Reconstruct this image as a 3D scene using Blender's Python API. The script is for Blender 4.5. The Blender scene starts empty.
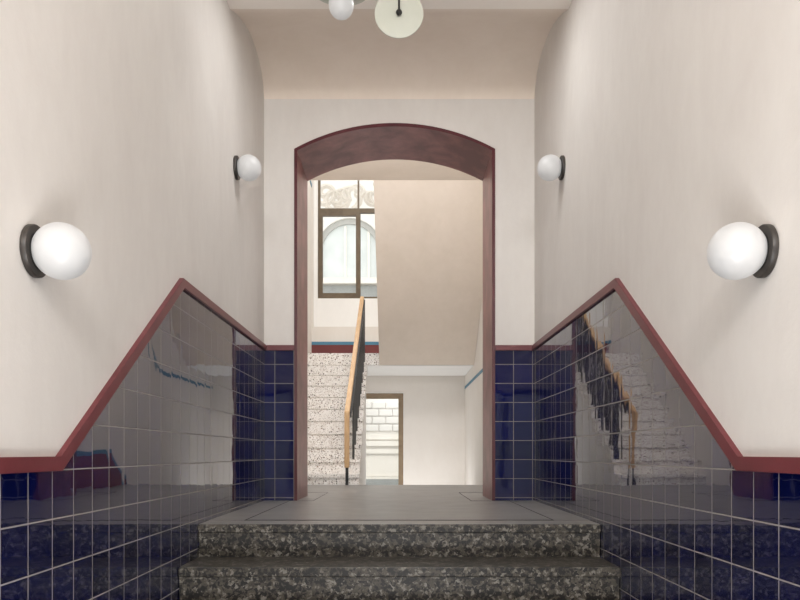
import bpy, bmesh, math, random
from mathutils import Vector, Matrix

random.seed(7)
C = bpy.context.scene.collection
E = 0.374            # eye height above the upper landing (landing floor is z = 0)
W = 1.06             # half width of the corridor (tile face)
WP = 1.066           # plaster face
PI = math.pi

# ------------------------------------------------------------------ helpers
def e(h, y):
    """height above the landing of a point measured h above the eye line at depth y"""
    return E + h - 0.002656 * y

def lin(c):
    c = c / 255.0
    return c / 12.92 if c <= 0.04045 else ((c + 0.055) / 1.055) ** 2.4

def rgb(r, g, b):
    return (lin(r), lin(g), lin(b), 1.0)

def obj(name, bm, mats=None, parent=None, kind=None, smooth=False, loc=None):
    bmesh.ops.recalc_face_normals(bm, faces=bm.faces[:])
    me = bpy.data.meshes.new(name)
    bm.to_mesh(me)
    bm.free()
    if mats is None:
        mats = []
    if not isinstance(mats, (list, tuple)):
        mats = [mats]
    for m in mats:
        me.materials.append(m)
    o = bpy.data.objects.new(name, me)
    C.objects.link(o)
    if smooth:
        for p in me.polygons:
            p.use_smooth = True
        if smooth != True:
            me.set_sharp_from_angle(angle=math.radians(smooth))
    if parent is not None:
        o.parent = parent
    if loc is not None:
        o.location = loc
    if kind:
        o['kind'] = kind
    return o

def thing(name, label, cat, loc=(0, 0, 0), group=None):
    o = bpy.data.objects.new(name, None)
    C.objects.link(o)
    o.empty_display_size = 0.1
    o.location = loc
    o['label'] = label
    o['category'] = cat
    if group:
        o['group'] = group
    return o

def nb():
    return bmesh.new()

def box(bm, x0, x1, y0, y1, z0, z1, mi=0):
    v = [bm.verts.new(p) for p in ((x0, y0, z0), (x1, y0, z0), (x1, y1, z0), (x0, y1, z0),
                                   (x0, y0, z1), (x1, y0, z1), (x1, y1, z1), (x0, y1, z1))]
    for f in ((0, 3, 2, 1), (4, 5, 6, 7), (0, 1, 5, 4), (1, 2, 6, 5), (2, 3, 7, 6), (3, 0, 4, 7)):
        fc = bm.faces.new([v[i] for i in f])
        fc.material_index = mi

def bbox(x0, x1, y0, y1, z0, z1, bev=0.004, seg=2):
    bm = nb()
    box(bm, x0, x1, y0, y1, z0, z1)
    bmesh.ops.bevel(bm, geom=bm.edges[:], offset=bev, segments=seg, profile=0.6, affect='EDGES')
    return bm

def prism(bm, poly, axis, a, b, mi=0):
    """poly: 2-D points. axis 'x': points are (y, z); 'y': points are (x, z); 'z': (x, y)."""
    def P(p, t):
        if axis == 'x':
            return (t, p[0], p[1])
        if axis == 'y':
            return (p[0], t, p[1])
        return (p[0], p[1], t)
    A = [bm.verts.new(P(p, a)) for p in poly]
    B = [bm.verts.new(P(p, b)) for p in poly]
    n = len(poly)
    fs = [bm.faces.new(A), bm.faces.new(B[::-1])]
    for i in range(n):
        j = (i + 1) % n
        fs.append(bm.faces.new((A[i], B[i], B[j], A[j])))
    for f in fs:
        f.material_index = mi
    return fs

def lathe(bm, prof, n=48, M=None):
    """prof: (r, z) from bottom to top, revolved about z, then transformed by M."""
    M = M or Matrix.Identity(4)
    rings = []
    for r, z in prof:
        if r < 1e-6:
            rings.append([bm.verts.new(M @ Vector((0, 0, z)))])
        else:
            rings.append([bm.verts.new(M @ Vector((r * math.cos(2 * PI * k / n), r * math.sin(2 * PI * k / n), z)))
                          for k in range(n)])
    for a, b in zip(rings, rings[1:]):
        for k in range(n):
            j = (k + 1) % n
            if len(a) == 1 and len(b) > 1:
                bm.faces.new((a[0], b[k], b[j]))
            elif len(b) == 1 and len(a) > 1:
                bm.faces.new((a[k], a[j], b[0]))
            elif len(a) > 1:
                bm.faces.new((a[k], a[j], b[j], b[k]))

def mitre_strip(pts, w):
    """closed polygon of constant width around a polyline of 2-D points."""
    L, R = [], []
    n = len(pts)
    for i in range(n):
        p = Vector(pts[i])
        d0 = (p - Vector(pts[i - 1])).normalized() if i > 0 else None
        d1 = (Vector(pts[i + 1]) - p).normalized() if i < n - 1 else None
        if d0 is None: d0 = d1
        if d1 is None: d1 = d0
        n0 = Vector((-d0.y, d0.x)); n1 = Vector((-d1.y, d1.x))
        m = (n0 + n1).normalized()
        s = (w / 2) / max(0.2, m.dot(n0))
        L.append(tuple(p + m * s)); R.append(tuple(p - m * s))
    return L, R

def strip_bm(axis, L, R, a, b):
    bm = nb()
    for i in range(len(L) - 1):
        pass
    poly = L + R[::-1]
    prism(bm, poly, axis, a, b)
    return bm

# ------------------------------------------------------------------ materials
def newmat(name):
    m = bpy.data.materials.new(name)
    m.use_nodes = True
    nt = m.node_tree
    b = nt.nodes['Principled BSDF']
    return m, nt, b

def N(nt, t, **kw):
    n = nt.nodes.new(t)
    for k, v in kw.items():
        setattr(n, k, v)
    return n

def math_n(nt, op, a, b=None, c=None):
    n = nt.nodes.new('ShaderNodeMath')
    n.operation = op
    for i, v in enumerate((a, b, c)):
        if v is None:
            continue
        if isinstance(v, (int, float)):
            n.inputs[i].default_value = v
        else:
            nt.links.new(v, n.inputs[i])
    return n.outputs[0]

def mix_c(nt, fac, a, b):
    n = nt.nodes.new('ShaderNodeMix')
    n.data_type = 'RGBA'
    for i, v in ((0, fac), (6, a), (7, b)):
        if isinstance(v, (int, float)):
            n.inputs[i].default_value = v
        elif isinstance(v, tuple):
            n.inputs[i].default_value = v
        else:
            nt.links.new(v, n.inputs[i])
    return n.outputs[2]

def objco(nt):
    return nt.nodes.new('ShaderNodeTexCoord').outputs['Object']

def noise(nt, co, scale, detail=4, rough=0.55, dist=0.0):
    n = nt.nodes.new('ShaderNodeTexNoise')
    n.inputs['Scale'].default_value = scale
    n.inputs['Detail'].default_value = detail
    n.inputs['Roughness'].default_value = rough
    n.inputs['Distortion'].default_value = dist
    nt.links.new(co, n.inputs['Vector'])
    return n.outputs['Fac']

def ramp(nt, fac, stops, interp='LINEAR'):
    n = nt.nodes.new('ShaderNodeValToRGB')
    n.color_ramp.interpolation = interp
    e = n.color_ramp.elements
    while len(e) < len(stops):
        e.new(0.5)
    for el, (p, c) in zip(e, stops):
        el.position = p
        el.color = c
    nt.links.new(fac, n.inputs[0])
    return n.outputs[0]

def bump(nt, b, h, strength, dist=0.01):
    n = nt.nodes.new('ShaderNodeBump')
    n.inputs['Strength'].default_value = strength
    n.inputs['Distance'].default_value = dist
    nt.links.new(h, n.inputs['Height'])
    nt.links.new(n.outputs[0], b.inputs['Normal'])

def stretch(nt, co, s):
    n = nt.nodes.new('ShaderNodeMapping')
    n.inputs['Scale'].default_value = s
    nt.links.new(co, n.inputs['Vector'])
    return n.outputs[0]

def plaster(name, ca, cb, rough=0.75, bs=0.25):
    m, nt, b = newmat(name)
    co = objco(nt)
    f1 = noise(nt, stretch(nt, co, (1.0, 1.0, 0.45)), 2.2, 6, 0.6, 0.4)
    f2 = noise(nt, stretch(nt, co, (1.0, 1.0, 0.5)), 14, 5, 0.6)
    f = math_n(nt, 'ADD', math_n(nt, 'MULTIPLY', f1, 0.7), math_n(nt, 'MULTIPLY', f2, 0.3))
    col = ramp(nt, f, [(0.36, ca), (0.64, cb)])
    nt.links.new(col, b.inputs['Base Color'])
    b.inputs['Roughness'].default_value = rough
    b.inputs['Specular IOR Level'].default_value = 0.25
    bump(nt, b, noise(nt, co, 35, 6, 0.65), bs, 0.004)
    return m

M_plaster = plaster('limewash_plaster', rgb(211, 206, 201), rgb(219, 215, 210))
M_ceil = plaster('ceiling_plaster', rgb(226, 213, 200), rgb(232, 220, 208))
M_ceil_lit = plaster('lit_ceiling_plaster', rgb(242, 234, 226), rgb(246, 239, 232))  # paler copy of the ceiling plaster, stronger light on the flat part painted in
M_hall = plaster('hall_plaster', rgb(224, 218, 211), rgb(229, 224, 218), bs=0.12)
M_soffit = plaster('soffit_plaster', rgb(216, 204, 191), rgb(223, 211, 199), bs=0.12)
M_white = plaster('white_paint', rgb(240, 239, 237), rgb(245, 244, 242), bs=0.05)

def tile_mat(name, axis, uoff, voff, ior=2.3, ca=(5, 10, 46), cb=(8, 15, 64)):
    m, nt, b = newmat(name)
    sep = nt.nodes.new('ShaderNodeSeparateXYZ')
    nt.links.new(objco(nt), sep.inputs[0])
    T = 0.15
    u = math_n(nt, 'DIVIDE', math_n(nt, 'SUBTRACT', sep.outputs[axis], uoff), T)
    v = math_n(nt, 'DIVIDE', math_n(nt, 'SUBTRACT', sep.outputs['Z'], voff), T)
    fu = math_n(nt, 'FRACT', u); fv = math_n(nt, 'FRACT', v)
    iu = math_n(nt, 'FLOOR', u); iv = math_n(nt, 'FLOOR', v)
    du = math_n(nt, 'SUBTRACT', 0.5, math_n(nt, 'ABSOLUTE', math_n(nt, 'SUBTRACT', fu, 0.5)))
    dv = math_n(nt, 'SUBTRACT', 0.5, math_n(nt, 'ABSOLUTE', math_n(nt, 'SUBTRACT', fv, 0.5)))
    d = math_n(nt, 'MINIMUM', du, dv)
    mr = nt.nodes.new('ShaderNodeMapRange')        # 1 on the tile, 0 in the joint
    mr.inputs['From Min'].default_value = 0.013
    mr.inputs['From Max'].default_value = 0.017
    nt.links.new(d, mr.inputs['Value'])
    mask = mr.outputs[0]
    cid = nt.nodes.new('ShaderNodeCombineXYZ')
    nt.links.new(iu, cid.inputs[0]); nt.links.new(iv, cid.inputs[1])
    wn = nt.nodes.new('ShaderNodeTexWhiteNoise')
    wn.noise_dimensions = '3D'
    nt.links.new(cid.outputs[0], wn.inputs['Vector'])
    sc = nt.nodes.new('ShaderNodeSeparateColor')
    nt.links.new(wn.outputs['Color'], sc.inputs[0])
    navy = mix_c(nt, sc.outputs[0], rgb(*ca), rgb(*cb))
    col = mix_c(nt, mask, rgb(142, 136, 130), navy)
    nt.links.new(col, b.inputs['Base Color'])
    rough = math_n(nt, 'SUBTRACT', 0.75, math_n(nt, 'MULTIPLY', mask, 0.725))
    nt.links.new(rough, b.inputs['Roughness'])
    spec = math_n(nt, 'ADD', 0.1, math_n(nt, 'MULTIPLY', mask, 0.42))
    nt.links.new(spec, b.inputs['Specular IOR Level'])
    b.inputs['IOR'].default_value = ior
    # every tile is set a hair off plane and its glaze is slightly wavy
    t1 = math_n(nt, 'MULTIPLY', math_n(nt, 'SUBTRACT', sc.outputs[1], 0.5), math_n(nt, 'SUBTRACT', fu, 0.5))
    t2 = math_n(nt, 'MULTIPLY', math_n(nt, 'SUBTRACT', sc.outputs[2], 0.5), math_n(nt, 'SUBTRACT', fv, 0.5))
    pil = math_n(nt, 'MINIMUM', math_n(nt, 'MULTIPLY', d, 6.0), 1.0)
    wob = noise(nt, objco(nt), 9, 1, 0.4)
    h = math_n(nt, 'ADD', math_n(nt, 'MULTIPLY', math_n(nt, 'ADD', t1, t2), 0.0006),
               math_n(nt, 'ADD', math_n(nt, 'MULTIPLY', pil, 0.00008), math_n(nt, 'MULTIPLY', wob, 0.0004)))
    h = math_n(nt, 'ADD', h, math_n(nt, 'MULTIPLY', mask, 0.0008))
    bump(nt, b, h, 1.0, 1.0)
    return m

M_tileL = tile_mat('navy_glazed_tile_left', 'Y', 0.05, 0.0215)
M_tileR = tile_mat('navy_glazed_tile_right', 'Y', 0.003, 0.0215)
M_tileBL = tile_mat('navy_glazed_tile_back_left', 'X', 0.069, 0.0225, 1.42, (7, 12, 56), (10, 17, 74))
M_tileBR = tile_mat('navy_glazed_tile_back_right', 'X', 0.0, 0.0225, 1.42, (7, 12, 56), (10, 17, 74))

def painted(name, ca, cb, rough, scale=3.0, bs=0.05, spec=0.4, lo=0.38, hi=0.66):
    m, nt, b = newmat(name)
    co = objco(nt)
    f = noise(nt, co, scale, 6, 0.6, 0.3)
    nt.links.new(ramp(nt, f, [(lo, ca), (hi, cb)]), b.inputs['Base Color'])
    b.inputs['Roughness'].default_value = rough
    b.inputs['Specular IOR Level'].default_value = spec
    bump(nt, b, noise(nt, co, 60, 3), bs, 0.003)
    return m

M_rail = painted('oxblood_rail', rgb(98, 41, 46), rgb(108, 48, 53), 0.38, 6)
M_arch = painted('oxblood_reveal', rgb(100, 48, 48), rgb(146, 88, 86), 0.36, 4.0, 0.05, 0.5, 0.40, 0.70)
M_archface = painted('oxblood_edge', rgb(74, 20, 28), rgb(86, 27, 34), 0.4, 6)
M_red = painted('red_dado', rgb(108, 48, 48), rgb(116, 54, 52), 0.5, 4)
M_blue = painted('blue_line', rgb(72, 124, 150), rgb(80, 132, 158), 0.5, 4)
M_bronze = painted('bronze_frame', rgb(98, 84, 68), rgb(110, 96, 78), 0.45, 8)
M_tan = painted('tan_frame', rgb(140, 120, 96), rgb(152, 132, 106), 0.45, 8)
M_black = painted('blackened_metal', rgb(20, 19, 19), rgb(30, 29, 28), 0.45, 12)
M_plate = painted('dark_plate', rgb(44, 40, 37), rgb(58, 52, 47), 0.42, 14)
M_jointed = painted('dark_joint', rgb(40, 36, 34), rgb(50, 46, 42), 0.8, 10)

def granite():
    m, nt, b = newmat('granite')
    co = objco(nt)
    wco = nt.nodes.new('ShaderNodeVectorMath'); wco.operation = 'ADD'
    nn = nt.nodes.new('ShaderNodeTexNoise'); nn.inputs['Scale'].default_value = 42
    nt.links.new(co, nn.inputs['Vector'])
    vs = nt.nodes.new('ShaderNodeVectorMath'); vs.operation = 'SCALE'; vs.inputs['Scale'].default_value = 0.05
    nt.links.new(nn.outputs['Color'], vs.inputs[0])
    nt.links.new(co, wco.inputs[0]); nt.links.new(vs.outputs[0], wco.inputs[1])
    vor = nt.nodes.new('ShaderNodeTexVoronoi'); vor.inputs['Scale'].default_value = 62
    nt.links.new(wco.outputs[0], vor.inputs['Vector'])
    s = nt.nodes.new('ShaderNodeSeparateColor'); nt.links.new(vor.outputs['Color'], s.inputs[0])
    big = noise(nt, co, 38, 3, 0.65)
    f = math_n(nt, 'ADD', math_n(nt, 'MULTIPLY', s.outputs[0], 0.40), math_n(nt, 'MULTIPLY', big, 0.68))
    base = ramp(nt, f, [(0.43, rgb(9, 9, 9)), (0.48, rgb(24, 22, 20)), (0.525, rgb(60, 55, 48)),
                        (0.67, rgb(78, 72, 63)), (0.75, rgb(126, 122, 114))])
    fine = noise(nt, co, 160, 2, 0.6)
    col = mix_c(nt, math_n(nt, 'MULTIPLY', fine, 0.35), base, rgb(62, 57, 52))
    nt.links.new(col, b.inputs['Base Color'])
    b.inputs['Roughness'].default_value = 0.38
    b.inputs['Specular IOR Level'].default_value = 0.25
    return m
M_granite = granite()

def floor_mat():
    m, nt, b = newmat('grey_stone_floor')
    co = objco(nt)
    f = math_n(nt, 'ADD', math_n(nt, 'MULTIPLY', noise(nt, co, 2.5, 5, 0.6), 0.6),
               math_n(nt, 'MULTIPLY', noise(nt, co, 60, 4, 0.7), 0.4))
    nt.links.new(ramp(nt, f, [(0.35, rgb(110, 107, 104)), (0.65, rgb(126, 123, 120))]), b.inputs['Base Color'])
    r = math_n(nt, 'ADD', 0.27, math_n(nt, 'MULTIPLY', noise(nt, co, 5, 4), 0.2))
    nt.links.new(r, b.inputs['Roughness'])
    b.inputs['Specular IOR Level'].default_value = 0.4
    bump(nt, b, noise(nt, co, 30, 3), 0.06, 0.003)
    return m
M_floor = floor_mat()

def terrazzo():
    m, nt, b = newmat('terrazzo')
    co = objco(nt)
    def chips(scale, lo, hi):
        v = nt.nodes.new('ShaderNodeTexVoronoi'); v.inputs['Scale'].default_value = scale
        nt.links.new(co, v.inputs['Vector'])
        s = nt.nodes.new('ShaderNodeSeparateColor'); nt.links.new(v.outputs['Color'], s.inputs[0])
        a = math_n(nt, 'LESS_THAN', v.outputs['Distance'], 0.42)
        return a, s.outputs[0], s.outputs[1]
    a1, r1, q1 = chips(40, 0, 1)
    a2, r2, q2 = chips(85, 0, 1)
    base = ramp(nt, noise(nt, co, 12, 4), [(0.35, rgb(232, 227, 221)), (0.65, rgb(245, 242, 238))])
    c1 = ramp(nt, q1, [(0.0, rgb(62, 52, 47)), (0.45, rgb(116, 96, 86)), (0.6, rgb(150, 130, 118)), (0.75, rgb(236, 230, 224)), (1.0, rgb(244, 240, 236))])
    c2 = ramp(nt, q2, [(0.0, rgb(96, 80, 72)), (0.5, rgb(160, 140, 128)), (1.0, rgb(240, 236, 230))])
    col = mix_c(nt, math_n(nt, 'MULTIPLY', a2, math_n(nt, 'LESS_THAN', r2, 0.6)), base, c2)
    col = mix_c(nt, math_n(nt, 'MULTIPLY', a1, math_n(nt, 'LESS_THAN', r1, 0.3)), col, c1)
    nt.links.new(col, b.inputs['Base Color'])
    b.inputs['Roughness'].default_value = 0.4
    return m
M_terrazzo = terrazzo()

def wood():
    m, nt, b = newmat('oak_handrail')
    co = objco(nt)
    f = noise(nt, stretch(nt, co, (30, 3, 3)), 3, 5, 0.6, 0.5)
    nt.links.new(ramp(nt, f, [(0.35, rgb(178, 140, 96)), (0.65, rgb(202, 166, 120))]), b.inputs['Base Color'])
    b.inputs['Roughness'].default_value = 0.4
    return m
M_wood = wood()

def globe_mat():
    m, nt, b = newmat('opal_glass')
    f = noise(nt, objco(nt), 8, 2)
    nt.links.new(ramp(nt, f, [(0.3, rgb(164, 164, 164)), (0.7, rgb(169, 169, 169))]), b.inputs['Base Color'])
    b.inputs['Roughness'].default_value = 0.35
    b.inputs['Emission Color'].default_value = (1, 0.98, 0.96, 1)
    b.inputs['Emission Strength'].default_value = 0.2  # faint glow added to even out the shading of the unlit globes
    return m
M_globe = globe_mat()
M_disc = painted('cream_enamel', rgb(188, 190, 178), rgb(194, 196, 185), 0.45, 5)

def glass():
    m, nt, b = newmat('window_glass')
    nt.nodes.remove(b)
    out = nt.nodes['Material Output']
    tr = nt.nodes.new('ShaderNodeBsdfTransparent')
    tr.inputs[0].default_value = (0.97, 0.98, 0.975, 1)
    gl = nt.nodes.new('ShaderNodeBsdfGlossy')
    gl.inputs['Roughness'].default_value = 0.2
    fr = nt.nodes.new('ShaderNodeFresnel')
    fr.inputs['IOR'].default_value = 1.35
    mx = nt.nodes.new('ShaderNodeMixShader')
    nt.links.new(fr.outputs[0], mx.inputs[0])
    nt.links.new(tr.outputs[0], mx.inputs[1])
    nt.links.new(gl.outputs[0], mx.inputs[2])
    nt.links.new(mx.outputs[0], out.inputs['Surface'])
    return m
M_glass = glass()

M_fac = plaster('render_facade', rgb(222, 218, 212), rgb(230, 226, 221), bs=0.3)
M_facdark = plaster('facade_shade', rgb(176, 175, 171), rgb(188, 186, 181), bs=0.3)
M_fwhite = plaster('facade_white', rgb(232, 226, 216), rgb(240, 234, 226), bs=0.1)
M_fgrey = plaster('facade_grey', rgb(150, 152, 150), rgb(166, 168, 166), bs=0.1)
M_arcglass = painted('pale_arch_glazing', rgb(206, 211, 209), rgb(220, 224, 222), 0.3, 1.6)
M_court = painted('court_paving', rgb(150, 148, 144), rgb(168, 166, 162), 0.8, 4)
M_carve = plaster('carved_stone', rgb(196, 186, 174), rgb(216, 208, 198), bs=0.2)

# ------------------------------------------------------------------ room shell
Y_BACK, Y_THRU = 5.94, 6.59
RISER, TREAD = 0.174, 0.35
NSTEP = 5
Y_TOP = 3.955
Z_LOW = -NSTEP * RISER - 0.0
Y_LOW0 = Y_TOP - (NSTEP - 1) * TREAD
Y_REAR = -3.2

# dado outline (distance along corridor, height)
LOW, HIGH = E - 0.035, E + 0.828
B0, B1 = 2.333, 3.658
def dado_path():
    return [(Y_REAR, LOW), (B0, LOW), (B1, HIGH), (Y_BACK - 0.001, HIGH)]
WALLTOP = 3.6

def side_wall(name, s, tile):
    bm = nb()
    a, b = sorted((s * WP, s * 1.72))
    box(bm, a, b, Y_REAR, Y_THRU, Z_LOW - 0.2, WALLTOP)
    wall = obj(name, bm, M_plaster, kind='structure')
    L, R = mitre_strip(dado_path(), 0.041)
    # tiled dado with the trim line as its top
    P = dado_path()
    bm = nb()
    prism(bm, [(Y_REAR, Z_LOW), (Y_BACK - 0.001, Z_LOW)] + P[::-1], 'x', s * W, s * (WP - 0.0002))
    obj('tile_dado', bm, tile, wall)
    bm = strip_bm('x', L, R, s * (W - 0.016), s * (WP - 0.0002))
    long_edges = [e for e in bm.edges if abs(abs(e.verts[0].co.x) - (W - 0.016)) < 1e-4 and abs(abs(e.verts[1].co.x) - (W - 0.016)) < 1e-4]
    bmesh.ops.bevel(bm, geom=long_edges, offset=0.004, segments=2, profile=0.6, affect='EDGES')
    obj('dado_rail', bm, M_rail, wall)
    return wall
side_wall('wall_left', -1, M_tileL)
side_wall('wall_right', 1, M_tileR)

# back wall with the segmental arch opening
XL, XR = -0.828, 0.7547
SPR, APX = e(2.411, 5.94), e(2.614, 5.94)
def arc(x0, x1, zs, za, n=40):
    c = (x1 - x0) / 2; s = za - zs
    r = (c * c + s * s) / (2 * s)
    cx, cz = (x0 + x1) / 2, za - r
    a = math.asin(c / r)
    return [(cx + r * math.sin(-a + 2 * a * k / n), cz + r * math.cos(-a + 2 * a * k / n)) for k in range(n + 1)]
T_ = 0.024
outer = [(XL, 0.0)] + arc(XL, XR, SPR, APX) + [(XR, 0.0)]
inner = [(XL + T_, 0.0)] + arc(XL + T_, XR - T_, SPR - 0.013, APX - 0.027) + [(XR - T_, 0.0)]
bm = nb()
prism(bm, [(-WP, 0.0)] + [(x - (0.0005 if x < -0.5 else 0), z) for x, z in outer] + [(WP, 0.0), (WP, WALLTOP), (-WP, WALLTOP)], 'y', Y_BACK, Y_THRU)
wb = obj('wall_back', bm, M_plaster, kind='structure')
# arch lining (face edge darker than the reveal)
bm = nb()
y0, y1 = Y_BACK - 0.012, Y_THRU + 0.008
n = len(outer)
def ring(poly, y): return [bm.verts.new((x, y, z)) for x, z in poly]
oA, iA, oB, iB = ring(outer, y0), ring(inner, y0), ring(outer, y1), ring(inner, y1)
for i in range(n - 1):
    for q, mi in (((oA[i], oA[i + 1], iA[i + 1], iA[i]), 1), ((iA[i], iA[i + 1], iB[i + 1], iB[i]), 0),
                  ((iB[i], iB[i + 1], oB[i + 1], oB[i]), 0), ((oB[i], oB[i + 1], oA[i + 1], oA[i]), 1)):
        f = bm.faces.new(q); f.material_index = mi
for i in (0, n - 1):
    bm.faces.new((oA[i], iA[i], iB[i], oB[i]))
obj('arch_surround', bm, [M_arch, M_archface], wb)
for s, tile, xa, xb in ((-1, M_tileBL, -W, XL - 0.0005), (1, M_tileBR, XR + 0.0005, W)):
    bm = nb(); box(bm, xa, xb, Y_BACK - 0.006, Y_BACK - 0.0001, 0.0, HIGH)
    obj('tile_dado', bm, tile, wb)
    bm = nb(); box(bm, xa + (0.017 if s < 0 else 0), xb - (0.017 if s > 0 else 0), Y_BACK - 0.022, Y_BACK - 0.0001, HIGH - 0.0205, HIGH + 0.0205)
    obj('dado_rail', bm, M_rail, wb)

# ceiling: flat soffit, then a shallow cross vault in front of the arch wall
prof = [(5.94, 2.808), (5.905, 2.885), (5.84, 2.95), (5.75, 2.992), (5.62, 3.014), (5.48, 3.016), (5.34, 3.004),
        (5.20, 2.976), (5.05, 2.932), (4.90, 2.878), (4.735, 2.808)]
bm = nb()
poly = [(y, e(z, 5.94)) for y, z in prof] + [(Y_REAR, e(2.808, 5.94)), (Y_REAR, WALLTOP + 0.1), (5.94, WALLTOP + 0.1)]
prism(bm, poly, 'x', -WP + 0.0005, WP - 0.0005)
bm.normal_update()
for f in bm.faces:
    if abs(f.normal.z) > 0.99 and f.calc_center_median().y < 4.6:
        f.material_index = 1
obj('ceiling', bm, [M_ceil, M_ceil_lit], kind='structure', smooth=25)

# floors
def floor_panels():
    """upper landing, with dark joints drawn as narrow faces of the same slab"""
    bm = nb()
    J = 0.006
    xs = [-WP, WP]
    y_end = 8.85
    box(bm, -1.0665, 1.0665, Y_TOP + 0.315 - 0.08, Y_THRU, -0.2, 0.0)
    box(bm, -1.51, 1.13, Y_THRU, y_end, -0.2, 0.0)
    return bm
bm = floor_panels()
fl = obj('floor', bm, M_floor, kind='structure')
def joint(x0, x1, y0_, y1_):
    b_ = nb(); box(b_, x0, x1, y0_, y1_, 0.0002, 0.0012); return b_
jb = nb()
J = 0.005
YF, YN, YH = 4.19, 5.87, 7.1
for x0, x1, ya, yb in ((-0.86, 0.86, YF - 0.016, YF + 0.012), (-0.86, -0.86 + J, YF, YN), (0.86 - J, 0.86, YF, YN),
                       (-0.86, -0.67, YN, YN + 0.012), (0.56, 0.86, YN, YN + 0.012),
                       (-0.67 - J, -0.67, YN, YH), (0.56, 0.56 + J, YN, YH),
                       (-1.51, -0.67, YH, YH + 0.014), (0.56, 1.13, YH, YH + 0.014)):
    box(jb, x0, x1, ya, yb, 0.0003, 0.0014)
obj('slab_joint', jb, M_jointed, fl)
bm = nb(); box(bm, -1.066, 1.066, Y_REAR, Y_LOW0 + 0.02, Z_LOW - 0.2, Z_LOW)
obj('floor', bm, M_floor, kind='structure')
bm = nb()
FD = (-0.85, 0.85, Z_LOW, 1.62)
for x0, x1, z0, z1 in ((-1.72, FD[0], Z_LOW - 0.2, WALLTOP + 0.1), (FD[1], 1.72, Z_LOW - 0.2, WALLTOP + 0.1), (FD[0], FD[1], FD[3], WALLTOP + 0.1),
                       (FD[0], FD[1], Z_LOW - 0.2, Z_LOW)):
    box(bm, x0, x1, Y_REAR - 0.2, Y_REAR, z0, z1)
obj('wall_front', bm, M_plaster, kind='structure')
fd = bpy.data.objects.new('door_2', None); C.objects.link(fd); fd['kind'] = 'structure'
bm = nb()
for x0, x1, z0, z1 in ((FD[0], FD[0] + 0.08, Z_LOW, FD[3]), (FD[1] - 0.08, FD[1], Z_LOW, FD[3]), (-0.05, 0.05, Z_LOW, FD[3] - 0.08),
                       (FD[0] + 0.08, FD[1] - 0.08, FD[3] - 0.08, FD[3]), (FD[0] + 0.08, FD[1] - 0.08, Z_LOW, Z_LOW + 0.25)):
    box(bm, x0, x1, Y_REAR - 0.14, Y_REAR - 0.08, z0, z1)
obj('door_frame', bm, M_bronze, fd)
bm = nb(); box(bm, FD[0] + 0.08, FD[1] - 0.08, Y_REAR - 0.112, Y_REAR - 0.106, Z_LOW + 0.25, FD[3] - 0.08)
obj('pane', bm, M_glass, fd)

# entrance steps of granite
st = thing('granite_steps', 'speckled dark granite steps rising to the landing between the blue tiled walls', 'steps', (0, Y_LOW0, Z_LOW))
off = Vector((0, -Y_LOW0, -Z_LOW))
def under(bm, root_off):
    bmesh.ops.translate(bm, verts=bm.verts[:], vec=root_off); return bm
for k in range(NSTEP):
    zt = Z_LOW + (k + 1) * RISER
    yf = Y_LOW0 + k * TREAD
    yb = yf + TREAD + 0.03 if k < NSTEP - 1 else YF - 0.012
    bm = bbox(-W + 0.0005, W - 0.0005, yf, yb, zt - 0.045, zt, 0.004)
    bm.normal_update()
    for f in bm.faces:                      # the top of the landing edge takes the floor material
        if k == NSTEP - 1 and f.normal.z > 0.99: f.material_index = 1
    t = obj('tread', under(bm, off), [M_granite, M_floor], st)
    bm = nb(); box(bm, -W + 0.003, W - 0.003, yf + 0.012, yb - 0.002, zt - RISER + 0.0005, zt - 0.0455)
    obj('riser', under(bm, off), M_granite, st)

# ------------------------------------------------------------------ stair hall beyond the arch
X_HL, X_HR = -1.514, 1.134
Y_END = 13.0
Y_SLAB = 8.8
Z_HC = e(3.21, 8.8)
Z_TOP = 6.4
Z_PASS = -0.68
bm = nb(); box(bm, X_HL - 0.3, X_HL, Y_THRU, 13.4, -1.0, Z_TOP)
w = obj('wall_far_left', bm, M_hall, kind='structure')
bm = nb(); box(bm, X_HL, X_HL + 0.006, 12.75, Y_END, e(4.62, 13), e(4.68, 13))
obj('blue_stripe', bm, M_blue, w)

bm = nb(); box(bm, X_HR, X_HR + 0.3, Y_THRU, 13.4, -1.0, Z_TOP)
w = obj('wall_far_right', bm, M_hall, kind='structure')
# blue line with its upturn, low red dado that steps down with the passage
bm = nb()
L, R = mitre_strip([(Y_END, e(1.157, 12)), (10.12, e(1.157, 12)), (9.55, e(1.95, 12)), (9.0, e(2.35, 12))], 0.045)
prism(bm, L + R[::-1], 'x', X_HR - 0.006, X_HR - 0.0002)
obj('blue_stripe', bm, M_blue, w)
bm = nb()
prism(bm, [(Y_THRU, 0.001), (8.86, 0.001), (9.75, Z_PASS + 0.001), (9.75, Z_PASS + 0.05), (8.45, 0.36), (Y_THRU, 0.36)], 'x', X_HR - 0.005, X_HR - 0.0002)
obj('red_dado', bm, M_red, w)
bm = nb()
L, R = mitre_strip([(Y_THRU, 0.38), (8.46, 0.38), (9.8, Z_PASS + 0.06)], 0.045)
prism(bm, L + R[::-1], 'x', X_HR - 0.006, X_HR - 0.0002)
obj('blue_stripe', bm, M_blue, w)

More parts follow.
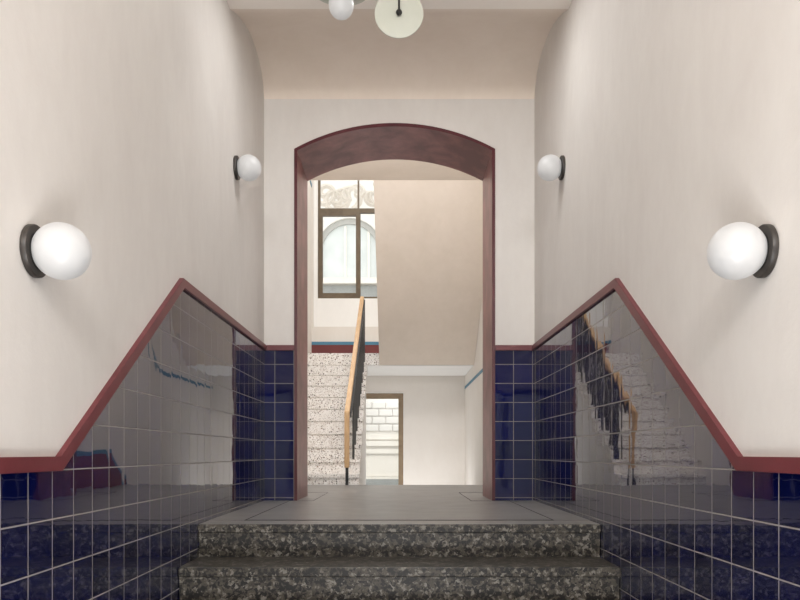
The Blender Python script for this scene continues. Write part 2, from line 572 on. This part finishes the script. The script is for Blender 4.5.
# end wall with window recess and door opening
XW0, XW1 = -1.431, 0.06
def wall_pieces(bm, x0, x1, z0, z1, y0_, y1_, holes):
    xs = sorted({x0, x1} | {h[0] for h in holes} | {h[1] for h in holes})
    for a, b in zip(xs, xs[1:]):
        mid = (a + b) / 2
        hs = sorted([h for h in holes if h[0] < mid < h[1]], key=lambda h: h[2])
        z = z0
        for h in hs:
            if h[2] > z: box(bm, a, b, y0_, y1_, z, h[2])
            z = h[3]
        if z < z1: box(bm, a, b, y0_, y1_, z, z1)
WTOP = e(5.15, 13)
DX0, DX1, DZT = -0.80, 0.082, e(1.082, 13)
bm = nb()
wall_pieces(bm, X_HL, X_HR, -1.0, Z_TOP, Y_END, Y_END + 0.2,
            [(X_HL + 0.012, 0.30, e(2.215, 13), WTOP), (DX0, DX1, Z_PASS, DZT)])
w = obj('wall_far_back', bm, M_hall, kind='structure')
bm = nb()
wall_pieces(bm, X_HL, X_HR, -1.0, Z_TOP, Y_END + 0.2, Y_END + 0.4,
            [(XW0, XW1, e(2.745, 13), WTOP), (DX0, DX1, Z_PASS, DZT)])
obj('window_apron', bm, M_white, w)  # whiter than the wall, brightness below the window put into the colour
LAND_Z = e(1.544, 11.4)
bm = nb(); box(bm, X_HL + 0.001, X_HR - 0.001, Y_END - 0.006, Y_END - 0.0002, LAND_Z, e(1.90, 13))
obj('red_dado', bm, M_red, w)
bm = nb(); box(bm, X_HL + 0.001, X_HR - 0.001, Y_END - 0.007, Y_END - 0.0002, e(1.9005, 13), e(1.955, 13))
obj('blue_stripe', bm, M_blue, w)

# window
win = bpy.data.objects.new('window_1', None); C.objects.link(win)
win['kind'] = 'structure'; win.location = (XW0, 13.28, e(2.745, 13))
woff = -Vector(win.location)
def wpart(name, boxes, m, y0_=13.24, y1_=13.32, bev=0.0):
    bm = nb()
    for x0, x1, z0, z1 in boxes: box(bm, x0, x1, y0_, y1_, e(z0, 13), e(z1, 13))
    return obj(name, under(bm, woff), m, win)
zb, zt = 2.747, 5.148
wpart('window_frame', [(XW0 + 0.001, -1.39, zb, zt), (XW1 - 0.045, XW1 - 0.001, zb, zt), (-1.39, XW1 - 0.045, zb, zb + 0.035),
                       (-1.39, XW1 - 0.045, zt - 0.05, zt), (-1.39, XW1 - 0.045, 4.262, 4.337), (-0.735, -0.705, 4.337, zt - 0.05),
                       (-0.72, -0.683, zb + 0.035, 4.262)], M_bronze)
def sash(x0, x1, z0, z1, f):
    s = wpart('casement', [(x0, x0 + f, z0, z1), (x1 - f, x1, z0, z1), (x0 + f, x1 - f, z0, z0 + f + 0.015), (x0 + f, x1 - f, z1 - 0.058, z1)],
              M_bronze, 13.225, 13.30)
    return s
sash(-1.425, -0.685, 2.752, 4.262, 0.078)
for x0, x1, z0, z1 in ((-1.36, -0.75, 2.83, 4.19), (-0.683, XW1 - 0.045, zb + 0.035, 4.262),
                       (-1.39, -0.735, 4.337, zt - 0.05), (-0.705, XW1 - 0.045, 4.337, zt - 0.05)):
    wpart('pane', [(x0, x1, z0, z1)], M_glass, 13.268, 13.274)

# courtyard door
dr = bpy.data.objects.new('door_1', None); C.objects.link(dr)
dr['kind'] = 'structure'; dr.location = (DX0, 13.12, Z_PASS)
doff = -Vector(dr.location)
def dpart(name, boxes, m, y0_, y1_):
    bm = nb()
    for x0, x1, z0, z1 in boxes: box(bm, x0, x1, y0_, y1_, z0, z1)
    return obj(name, under(bm, doff), m, dr)
dpart('door_frame', [(DX0 + 0.001, DX0 + 0.05, Z_PASS + 0.001, DZT - 0.012), (DX1 - 0.062, DX1 - 0.012, Z_PASS + 0.001, DZT - 0.012),
                     (DX0 + 0.05, DX1 - 0.062, DZT - 0.07, DZT - 0.012)], M_tan, 13.06, 13.14)
dpart('door_leaf', [(DX0 + 0.05, DX0 + 0.11, Z_PASS + 0.01, DZT - 0.07), (DX1 - 0.097, DX1 - 0.062, Z_PASS + 0.01, DZT - 0.07),
                    (DX0 + 0.11, DX1 - 0.097, DZT - 0.105, DZT - 0.07), (DX0 + 0.11, DX1 - 0.097, Z_PASS + 0.01, Z_PASS + 0.12)],
      M_tan, 13.08, 13.13)
dpart('pane', [(DX0 + 0.11, DX1 - 0.097, Z_PASS + 0.12, DZT - 0.105)], M_glass, 13.10, 13.106)
dpart('door_reveal', [(DX1 - 0.011, DX1 - 0.001, Z_PASS + 0.001, DZT - 0.001), (DX0 + 0.001, DX1 - 0.011, DZT - 0.011, DZT - 0.001)], M_white, 12.995, 13.2)

# passage floor and the few steps down to it
bm = nb()
prism(bm, [(8.85, -0.9), (8.85, -0.17), (9.13, -0.17), (9.13, -0.34), (9.41, -0.34), (9.41, -0.51), (9.69, -0.51), (9.69, Z_PASS),
           (13.4, Z_PASS), (13.4, -0.9)], 'x', -0.49, X_HR - 0.001)
obj('floor', bm, M_floor, kind='structure')

# hall ceiling, stairwell ceiling and the wall above the slab edge
bm = nb(); box(bm, X_HL, X_HR, Y_THRU, Y_SLAB, Z_HC, Z_HC + 0.3)
obj('ceiling', bm, M_soffit, kind='structure')
bm = nb(); box(bm, X_HL, X_HR, Y_SLAB - 0.15, Y_SLAB, Z_HC + 0.3, Z_TOP)
obj('wall_upper', bm, M_hall, kind='structure')
bm = nb(); box(bm, X_HL - 0.3, X_HR + 0.3, Y_SLAB - 0.15, 13.4, Z_TOP, Z_TOP + 0.2)
obj('ceiling', bm, M_white, kind='structure')

# terrazzo flight up to the half landing
SX0, SX1 = X_HL + 0.002, -0.494
SY, ST, SR = 8.9, 0.25, 0.1774
ts = thing('terrazzo_staircase', 'pale speckled terrazzo stair flight with white side wall beyond the arch on the left', 'stairs', (-1.0, SY, 0.0))
soff = -Vector(ts.location)
for k in range(1, 11):
    zt_ = -0.057 + SR * k
    y0_ = SY + ST * (k - 1)
    zb_ = 0.001 if k == 1 else zt_ - SR - 0.02
    bm = nb()
    x1_ = SX1 + 0.012
    prism(bm, [(y0_ + 0.02, max(0.001, zt_ - SR + 0.0005)), (y0_ + 0.02, zt_ - 0.045), (y0_, zt_ - 0.036), (y0_, zt_),
               (y0_ + ST + 0.0195, zt_), (y0_ + ST + 0.0195, max(0.001, zt_ - SR + 0.0005))], 'x', SX0, x1_)
    obj('step', under(bm, soff), M_terrazzo, ts)
# white flank wall under the flight
bm = nb()
pts = [(SY + 0.02, Z_PASS)]
for k in range(1, 11):
    zt_ = -0.057 + SR * k
    y0_ = SY + ST * (k - 1)
    pts += [(y0_ + 0.02, max(0.0, zt_ - SR - 0.002)), (min(11.2, y0_ + ST + 0.02), max(0.0, zt_ - SR - 0.002))]
pts += [(11.2, pts[-1][1]), (11.2, Z_PASS)]
cl = []
for p in pts:
    if not cl or (abs(p[0] - cl[-1][0]) + abs(p[1] - cl[-1][1])) > 1e-5: cl.append(p)
prism(bm, cl, 'x', SX0, SX1)
obj('flank_wall', under(bm, soff), M_white, ts)
# half landing
bm = nb()
box(bm, SX0, X_HR - 0.002, 11.412, Y_END - 0.008, e(1.48, 11.4), LAND_Z)
box(bm, SX0, -0.30, 11.412, 11.468, e(1.3628, 11.4), e(1.4798, 11.4))
obj('landing_slab', under(bm, soff), M_terrazzo, ts)
bm = nb()
box(bm, SX1 + 0.0, X_HR - 0.002, 11.47, Y_END - 0.008, e(1.3626, 11.4), e(1.479, 11.4))
box(bm, SX0, -0.86, 11.47, Y_END - 0.008, Z_PASS + 0.001, e(1.479, 11.4))
box(bm, -0.86, SX1, 11.47, Y_END - 0.008, e(1.3626, 11.4), e(1.479, 11.4))
obj('landing_soffit', under(bm, soff), M_white, ts)

# upper flight coming back towards us, only its plastered underside is in view
uf = thing('upper_stair_flight', 'cream plastered sloping underside of the upper stair flight beyond the arch', 'stairs', (0.4, 10.0, E + 2.0))
uoff = -Vector(uf.location)
UX = -0.30
bm = nb()
yA, zA, yB, zB = 11.40, e(1.3626, 11.4), 8.802, e(3.208, 8.8)
prof_u = [(yA, zA), (yB, zB)]
nst = 10
tops = []
dy = (yA - yB) / nst; dz = (zB - zA) / nst
for k in range(nst):
    tops += [(yB + dy * k, zB + 0.36 - dz * k), (yB + dy * (k + 1), zB + 0.36 - dz * k)]
prism(bm, prof_u + tops, 'x', UX, X_HR - 0.003)
obj('soffit', under(bm, uoff), M_soffit, uf)

# balustrade
br = thing('stair_railing', 'black metal stair railing with a light oak handrail beyond the arch', 'railing', (-0.6, 8.8, 0.0))
boff = -Vector(br.location)
RX0, RX1 = -0.640, -0.583
z_b, z_t = e(-0.15, 8.8), e(0.49, 8.8)
y_e = 11.4
z_e = E + (453 - 298) * 11.4 / 753.0
bm = nb()
hw = 0.045
path = [(8.80, z_b), (8.80, z_t), (y_e, z_e)]
L, R = mitre_strip(path, 0.06)
prism(bm, L + R[::-1], 'x', RX0, RX1)
bmesh.ops.bevel(bm, geom=bm.edges[:], offset=0.008, segments=2, affect='EDGES')
obj('handrail', under(bm, boff), M_wood, br)
bm = nb(); box(bm, -0.628, -0.596, 8.782, 8.822, 0.0005, z_b + 0.02)
obj('newel_post', under(bm, boff), M_black, br)
slope = (z_e - z_t) / (y_e - 8.8)
bm = nb()
prism(bm, [(8.87, z_t + 0.05 - 0.10), (8.87, z_t + 0.05 - 0.03), (y_e - 0.03, z_e - 0.03), (y_e - 0.03, z_e - 0.10)], 'x', -0.582, -0.566)
obj('rail_plate', under(bm, boff), M_black, br)
for k in range(2, 11):
    zt_ = -0.057 + SR * k
    for q in (0.05, 0.165):
        y = SY + ST * (k - 1) + q
        ztop = z_t + (y - 8.8) * slope - 0.04
        bm = nb(); box(bm, -0.581, -0.567, y, y + 0.06, zt_ + 0.0005, ztop)
        obj('baluster', under(bm, boff), M_black, br)

for o_ in br.children:                       # the rail leans a touch towards the well on its way up
    for v_ in o_.data.vertices:
        v_.co.x += 0.05 * (v_.co.y / 2.6)
# ------------------------------------------------------------------ wall lamps
def wall_lamp(s, y, h, label):
    t = thing('wall_lamp', label, 'lamp', (s * WP, y, e(h, y)), 'opal globe wall lamps')
    M = Matrix.Rotation(-s * PI / 2, 4, 'Y')      # local z points into the corridor
    bm = nb()
    lathe(bm, [(0, 0.0003), (0.073, 0.0003), (0.076, 0.003), (0.076, 0.016), (0.0735, 0.019), (0, 0.019)], 64, M)
    obj('mounting_plate', bm, M_plate, t, smooth=40)
    bm = nb()
    lathe(bm, [(0, 0.0192), (0.053, 0.0192), (0.053, 0.0206), (0.0, 0.0206)], 40, M)
    obj('collar', bm, M_black, t, smooth=40)
    bm = nb()
    R_ = 0.0815; c = 0.0865
    z0 = c - 0.0315 - R_ + 0.022
    pr = []
    zz = 0.0212
    a0 = math.acos(max(-1, min(1, (zz - c) / R_)))
    for i in range(25):
        a = a0 * (1 - i / 24)
        pr.append((R_ * math.sin(a), c + R_ * math.cos(a)))
    pr[-1] = (0, c + R_)
    lathe(bm, [(0.0, zz)] + [(max(r, 0.0), z) for r, z in pr][0:], 64, M)
    obj('globe', bm, M_globe, t, smooth=True)
    return t
wall_lamp(-1, 2.185, 0.591, 'white globe wall lamp at far left, the large near one above the low dado')
wall_lamp(1, 2.185, 0.591, 'white globe wall lamp at far right, the large near one above the low dado')
wall_lamp(-1, 4.90, 1.868, 'small distant white globe wall lamp just left of the arch')
wall_lamp(1, 4.90, 1.868, 'small distant white globe wall lamp just right of the arch')

# ------------------------------------------------------------------ pendants under the ceiling (cut by the frame top)
PY = 4.0
CEIL = e(2.808, 5.94)
def px(x, y, Y):
    return ((x - 399.3) * Y / 753.0, Y, E + (453 - y) * Y / 753.0)
# right: cream disc seen face on, rod in front
p = px(399, 11.8, PY)
t = thing('pendant_lamp', 'round cream disc pendant hanging face-on from a thin dark rod', 'lamp', (p[0], p[1], CEIL))
o0 = -Vector(t.location)
bm = nb(); lathe(bm, [(0, 0), (0.12, 0), (0.130, 0.004), (0.131, 0.009), (0.128, 0.013), (0, 0.02)], 72,
                 Matrix.Translation(Vector(p) + Vector((0, 0.022, 0.006))) @ Matrix.Rotation(-PI / 2, 4, 'X'))
obj('disc_shade', under(bm, o0), M_disc, t, smooth=40)
bm = nb(); lathe(bm, [(0, -0.0165), (0.009, -0.014), (0.0155, -0.006), (0.0165, 0), (0.0155, 0.006), (0.009, 0.014), (0, 0.0165)], 32, Matrix.Translation(Vector(p) + Vector((0, 0.005, 0))))
obj('ball_joint', under(bm, o0), M_black, t, smooth=True)
bm = nb(); lathe(bm, [(0, p[2]), (0.0052, p[2]), (0.0052, CEIL - 0.02), (0, CEIL - 0.02)], 20, Matrix.Translation((p[0], p[1], 0)))
obj('rod', under(bm, o0), M_black, t, smooth=40)
bm = nb(); lathe(bm, [(0, CEIL - 0.02), (0.05, CEIL - 0.02), (0.05, CEIL - 0.0005), (0, CEIL - 0.0005)], 40, Matrix.Translation((p[0], p[1], 0)))
obj('ceiling_rose', under(bm, o0), M_black, t, smooth=40)
# left: near-level disc with an opal globe under it
g = px(341.2, 4.8, PY)
d = px(341.6, -4, PY + 0.01)
t = thing('pendant_lamp', 'pendant with white opal globe under a pale disc, left of the face-on disc', 'lamp', (d[0], PY, CEIL))
o0 = -Vector(t.location)
bm = nb(); lathe(bm, [(0, 0), (0.12, 0), (0.130, 0.004), (0.131, 0.009), (0.128, 0.013), (0, 0.02)], 72,
                 Matrix.Translation((d[0], PY + 0.01, d[2])) @ Matrix.Rotation(math.radians(9), 4, 'X') @ Matrix.Scale(1.05, 4))
obj('disc_shade', under(bm, o0), M_disc, t, smooth=40)
bm = nb()
R_ = 0.0668
lathe(bm, [(R_ * math.sin(PI * i / 24) if 0 < i < 24 else 0, -R_ * 1.1 * math.cos(PI * i / 24)) for i in range(25)], 48, Matrix.Translation(g))
obj('globe', under(bm, o0), M_globe, t, smooth=True)
bm = nb(); lathe(bm, [(0, g[2] + 0.06), (0.0052, g[2] + 0.06), (0.0052, CEIL - 0.02), (0, CEIL - 0.02)], 20, Matrix.Translation((d[0], PY, 0)))
obj('rod', under(bm, o0), M_black, t, smooth=40)
bm = nb(); lathe(bm, [(0, CEIL - 0.02), (0.05, CEIL - 0.02), (0.05, CEIL - 0.0005), (0, CEIL - 0.0005)], 40, Matrix.Translation((d[0], PY, 0)))
obj('ceiling_rose', under(bm, o0), M_black, t, smooth=40)

# ------------------------------------------------------------------ courtyard and the house across it
FY = 20.0
GZ = -0.72
bm = nb(); box(bm, -9, 8, 13.42, FY + 2, GZ - 0.2, GZ)
obj('ground', bm, M_court, kind='structure')
hb = thing('courtyard_building', 'pale rendered house with an arched window across the courtyard, seen through the glazing', 'building', (0, FY, GZ))
ho = -Vector(hb.location)
k = FY / 753.0
def fx(x): return (x - 399.3) * k
def fz(y): return E + (453 - y) * k
ACX, ACZ, AR = fx(350), fz(252.6), 29 * k
bm = nb(); box(bm, -9, 8, FY, FY + 0.4, GZ, 12)
obj('wall', under(bm, ho), M_fac, hb)
bm = nb(); box(bm, -9, 8, FY - 0.10, FY - 0.001, GZ, fz(479))
obj('plinth', under(bm, ho), M_fgrey, hb)
bm = nb()
for ya, yb, pr in ((476.5, 479, 0.08), (456, 476, 0.03), (449, 453.5, 0.09), (441, 446, 0.12), (434, 439.5, 0.08)):
    box(bm, -9, 8, FY - pr, FY - 0.001, fz(yb), fz(ya))
obj('moulding', under(bm, ho), M_fwhite, hb)
# courses of rounded stone over the door-height band
bm = nb()
rows = 4
for r in range(rows):
    zc = fz(428 - r * 7.6)
    hh = 7.0 * k / 2
    ww = 0.36
    for i in range(-14, 16):
        xc = i * ww + (ww / 2 if r % 2 else 0)
        n0 = len(bm.verts)
        bx = nb()
        box(bx, xc - ww / 2 + 0.003, xc + ww / 2 - 0.003, FY - 0.07, FY - 0.001, zc - hh, zc + hh)
        bmesh.ops.bevel(bx, geom=[e for e in bx.edges if min(v.co.y for v in e.verts) < FY - 0.05], offset=0.035, segments=3, profile=0.5, affect='EDGES')
        me = bpy.data.meshes.new('tmp'); bx.to_mesh(me); bx.free()
        bm.from_mesh(me); bpy.data.meshes.remove(me)
obj('stone_course', under(bm, ho), M_fac, hb)
# cornice band below the arched window
bm = nb()
box(bm, -9, 8, FY - 0.22, FY - 0.001, fz(285), fz(279.5))
obj('cornice', under(bm, ho), M_fwhite, hb)
# arched window: glazing, archivolt, mullions
def arch_poly(r, zb_):
    return [(ACX - r, zb_)] + [(ACX + r * math.cos(PI - PI * i / 32), ACZ + r * math.sin(PI * i / 32)) for i in range(33)] + [(ACX + r, zb_)]
zb_ = fz(279)
bm = nb(); prism(bm, arch_poly(AR - 0.02, zb_), 'y', FY - 0.02, FY - 0.001)
ag = obj('arched_window', under(bm, ho), M_arcglass, hb)
def arch_ring(r0, r1, ya, yb, name, m):
    bm = nb()
    a, b = arch_poly(r0, zb_), arch_poly(r1, zb_)
    A = [bm.verts.new((x, ya, z)) for x, z in a]; B = [bm.verts.new((x, ya, z)) for x, z in b]
    A2 = [bm.verts.new((x, yb, z)) for x, z in a]; B2 = [bm.verts.new((x, yb, z)) for x, z in b]
    for i in range(len(a) - 1):
        bm.faces.new((A[i], A[i + 1], B[i + 1], B[i])); bm.faces.new((A[i], A2[i], A2[i + 1], A[i + 1])); bm.faces.new((B[i], B[i + 1], B2[i + 1], B2[i]))
    obj(name, under(bm, ho), m, hb)
arch_ring(AR - 0.03, AR + 0.10, FY - 0.08, FY - 0.001, 'arch_shade_ring', M_facdark)  # shadow inside the archivolt, put in as a grey ring
arch_ring(AR + 0.10, AR + 0.30, FY - 0.16, FY - 0.001, 'archivolt', M_fac)
bm = nb()
for xx in (-0.12, 0.5):
    box(bm, ACX + xx - 0.03, ACX + xx + 0.03, FY - 0.06, FY - 0.021, zb_, ACZ + 0.68)
obj('mullion', under(bm, ho), M_fwhite, hb)
bm = nb(); box(bm, -9, 8, FY - 0.05, FY - 0.001, fz(298), fz(286))
obj('sill_panel', under(bm, ho), M_fgrey, hb)
# swirling carved relief above the arch: scrolls as thick curled ribbons
rb = nb()
def scroll(cx, cz, r0, turns, a0, sgn, wid):
    pts = []
    n_ = int(26 * turns)
    for i in range(n_ + 1):
        f = i / n_
        a = a0 + sgn * turns * 2 * PI * f
        r = r0 * (1 - 0.82 * f)
        pts.append((cx + r * math.cos(a), cz + r * math.sin(a)))
    L, R = mitre_strip(pts, wid)
    for i in range(len(pts) - 1):
        a, b, c_, d_ = L[i], L[i + 1], R[i + 1], R[i]
        m0 = ((a[0] + d_[0]) / 2, (a[1] + d_[1]) / 2); m1 = ((b[0] + c_[0]) / 2, (b[1] + c_[1]) / 2)
        va, vb, vc, vd = (rb.verts.new((p_[0], FY - 0.001, p_[1])) for p_ in (a, b, c_, d_))
        e0 = rb.verts.new((m0[0], FY - 0.06, m0[1])); e1 = rb.verts.new((m1[0], FY - 0.06, m1[1]))
        rb.faces.new((va, vb, e1, e0)); rb.faces.new((e0, e1, vc, vd))
rr = random.Random(3)
for i in range(26):
    cx = -3.6 + 0.26 * i + rr.uniform(-0.1, 0.1)
    cz = fz(rr.uniform(182, 208))
    dd = math.hypot(cx - ACX, cz - ACZ)
    if dd < AR + 0.62: cz = ACZ + math.sqrt(max(0.0, (AR + 0.62) ** 2 - min(abs(cx - ACX), AR + 0.62) ** 2)) + 0.1
    scroll(cx, cz, rr.uniform(0.22, 0.36), rr.uniform(1.0, 1.5), rr.uniform(0, 6.28), rr.choice((-1, 1)), rr.uniform(0.10, 0.16))
obj('carved_relief', under(rb, ho), M_carve, hb)

# ------------------------------------------------------------------ light
world = bpy.data.worlds.new('World'); bpy.context.scene.world = world
world.use_nodes = True
bg = world.node_tree.nodes['Background']
bg.inputs[0].default_value = (1.0, 0.995, 0.985, 1)
bg.inputs[1].default_value = 1.8

def area(name, loc, target, sx, sy, power, col=(1, 1, 1)):
    l = bpy.data.lights.new(name, 'AREA')
    l.shape = 'RECTANGLE'; l.size = sx; l.size_y = sy; l.energy = power; l.color = col
    o = bpy.data.objects.new(name, l); C.objects.link(o)
    o.location = loc
    o.rotation_euler = (Vector(target) - Vector(loc)).to_track_quat('-Z', 'Y').to_euler()
    return o
area('entrance_wash', (0, -2.9, 2.85), (0, 5.0, 1.2), 1.9, 0.5, 104)  # added wash above the door, for light coming from behind the camera
area('corridor_light', (0, -0.9, 3.08), (0, 1.6, 0), 1.5, 2.6, 100)
area('ceiling_fill', (0, 4.45, 3.155), (0, 4.4501, 0), 1.1, 0.3, 16)  # added fill above the frame to brighten the far walls, no lamp there
area('floor_bounce_fill', (0, 0.4, Z_LOW + 0.03), (0, 1.2, 4.2), 1.6, 2.6, 190)  # added fill facing up, stands in for bounce off the lower floor
area('stairwell_fill', (-0.2, 11.0, 6.2), (-0.2, 10.9, 0), 2.0, 2.4, 82, (0.97, 0.99, 1))  # added unseen fill, lifts the stairwell beyond its window light
area('hall_fill', (-0.1, 7.5, 3.5), (0.0, 9.0, 0.0), 1.8, 1.2, 104)  # added unseen fill, makes up for weak bounce in the hall
area('passage_bounce_fill', (0.3, 12.1, Z_PASS + 0.03), (0.3, 12.1, 3.0), 1.2, 1.2, 14)  # added fill below the floor edge, mimics daylight bounced onto the landing soffit

# ------------------------------------------------------------------ camera
cam = bpy.data.cameras.new('camera')
co_ = bpy.data.objects.new('camera', cam); C.objects.link(co_)
co_.location = (0, 0, E)
co_.rotation_euler = (PI / 2, 0, 0)
cam.sensor_width = 36.0
cam.lens = 36.0 * 753.0 / 800.0
cam.shift_x = 0.7 / 800.0
cam.shift_y = 153.0 / 800.0
cam.clip_end = 100
bpy.context.scene.camera = co_
sc = bpy.context.scene
sc.view_settings.view_transform = 'Standard'
sc.view_settings.look = 'None'
sc.view_settings.exposure = 0.0
sc.cycles.max_bounces = 10
sc.cycles.diffuse_bounces = 6
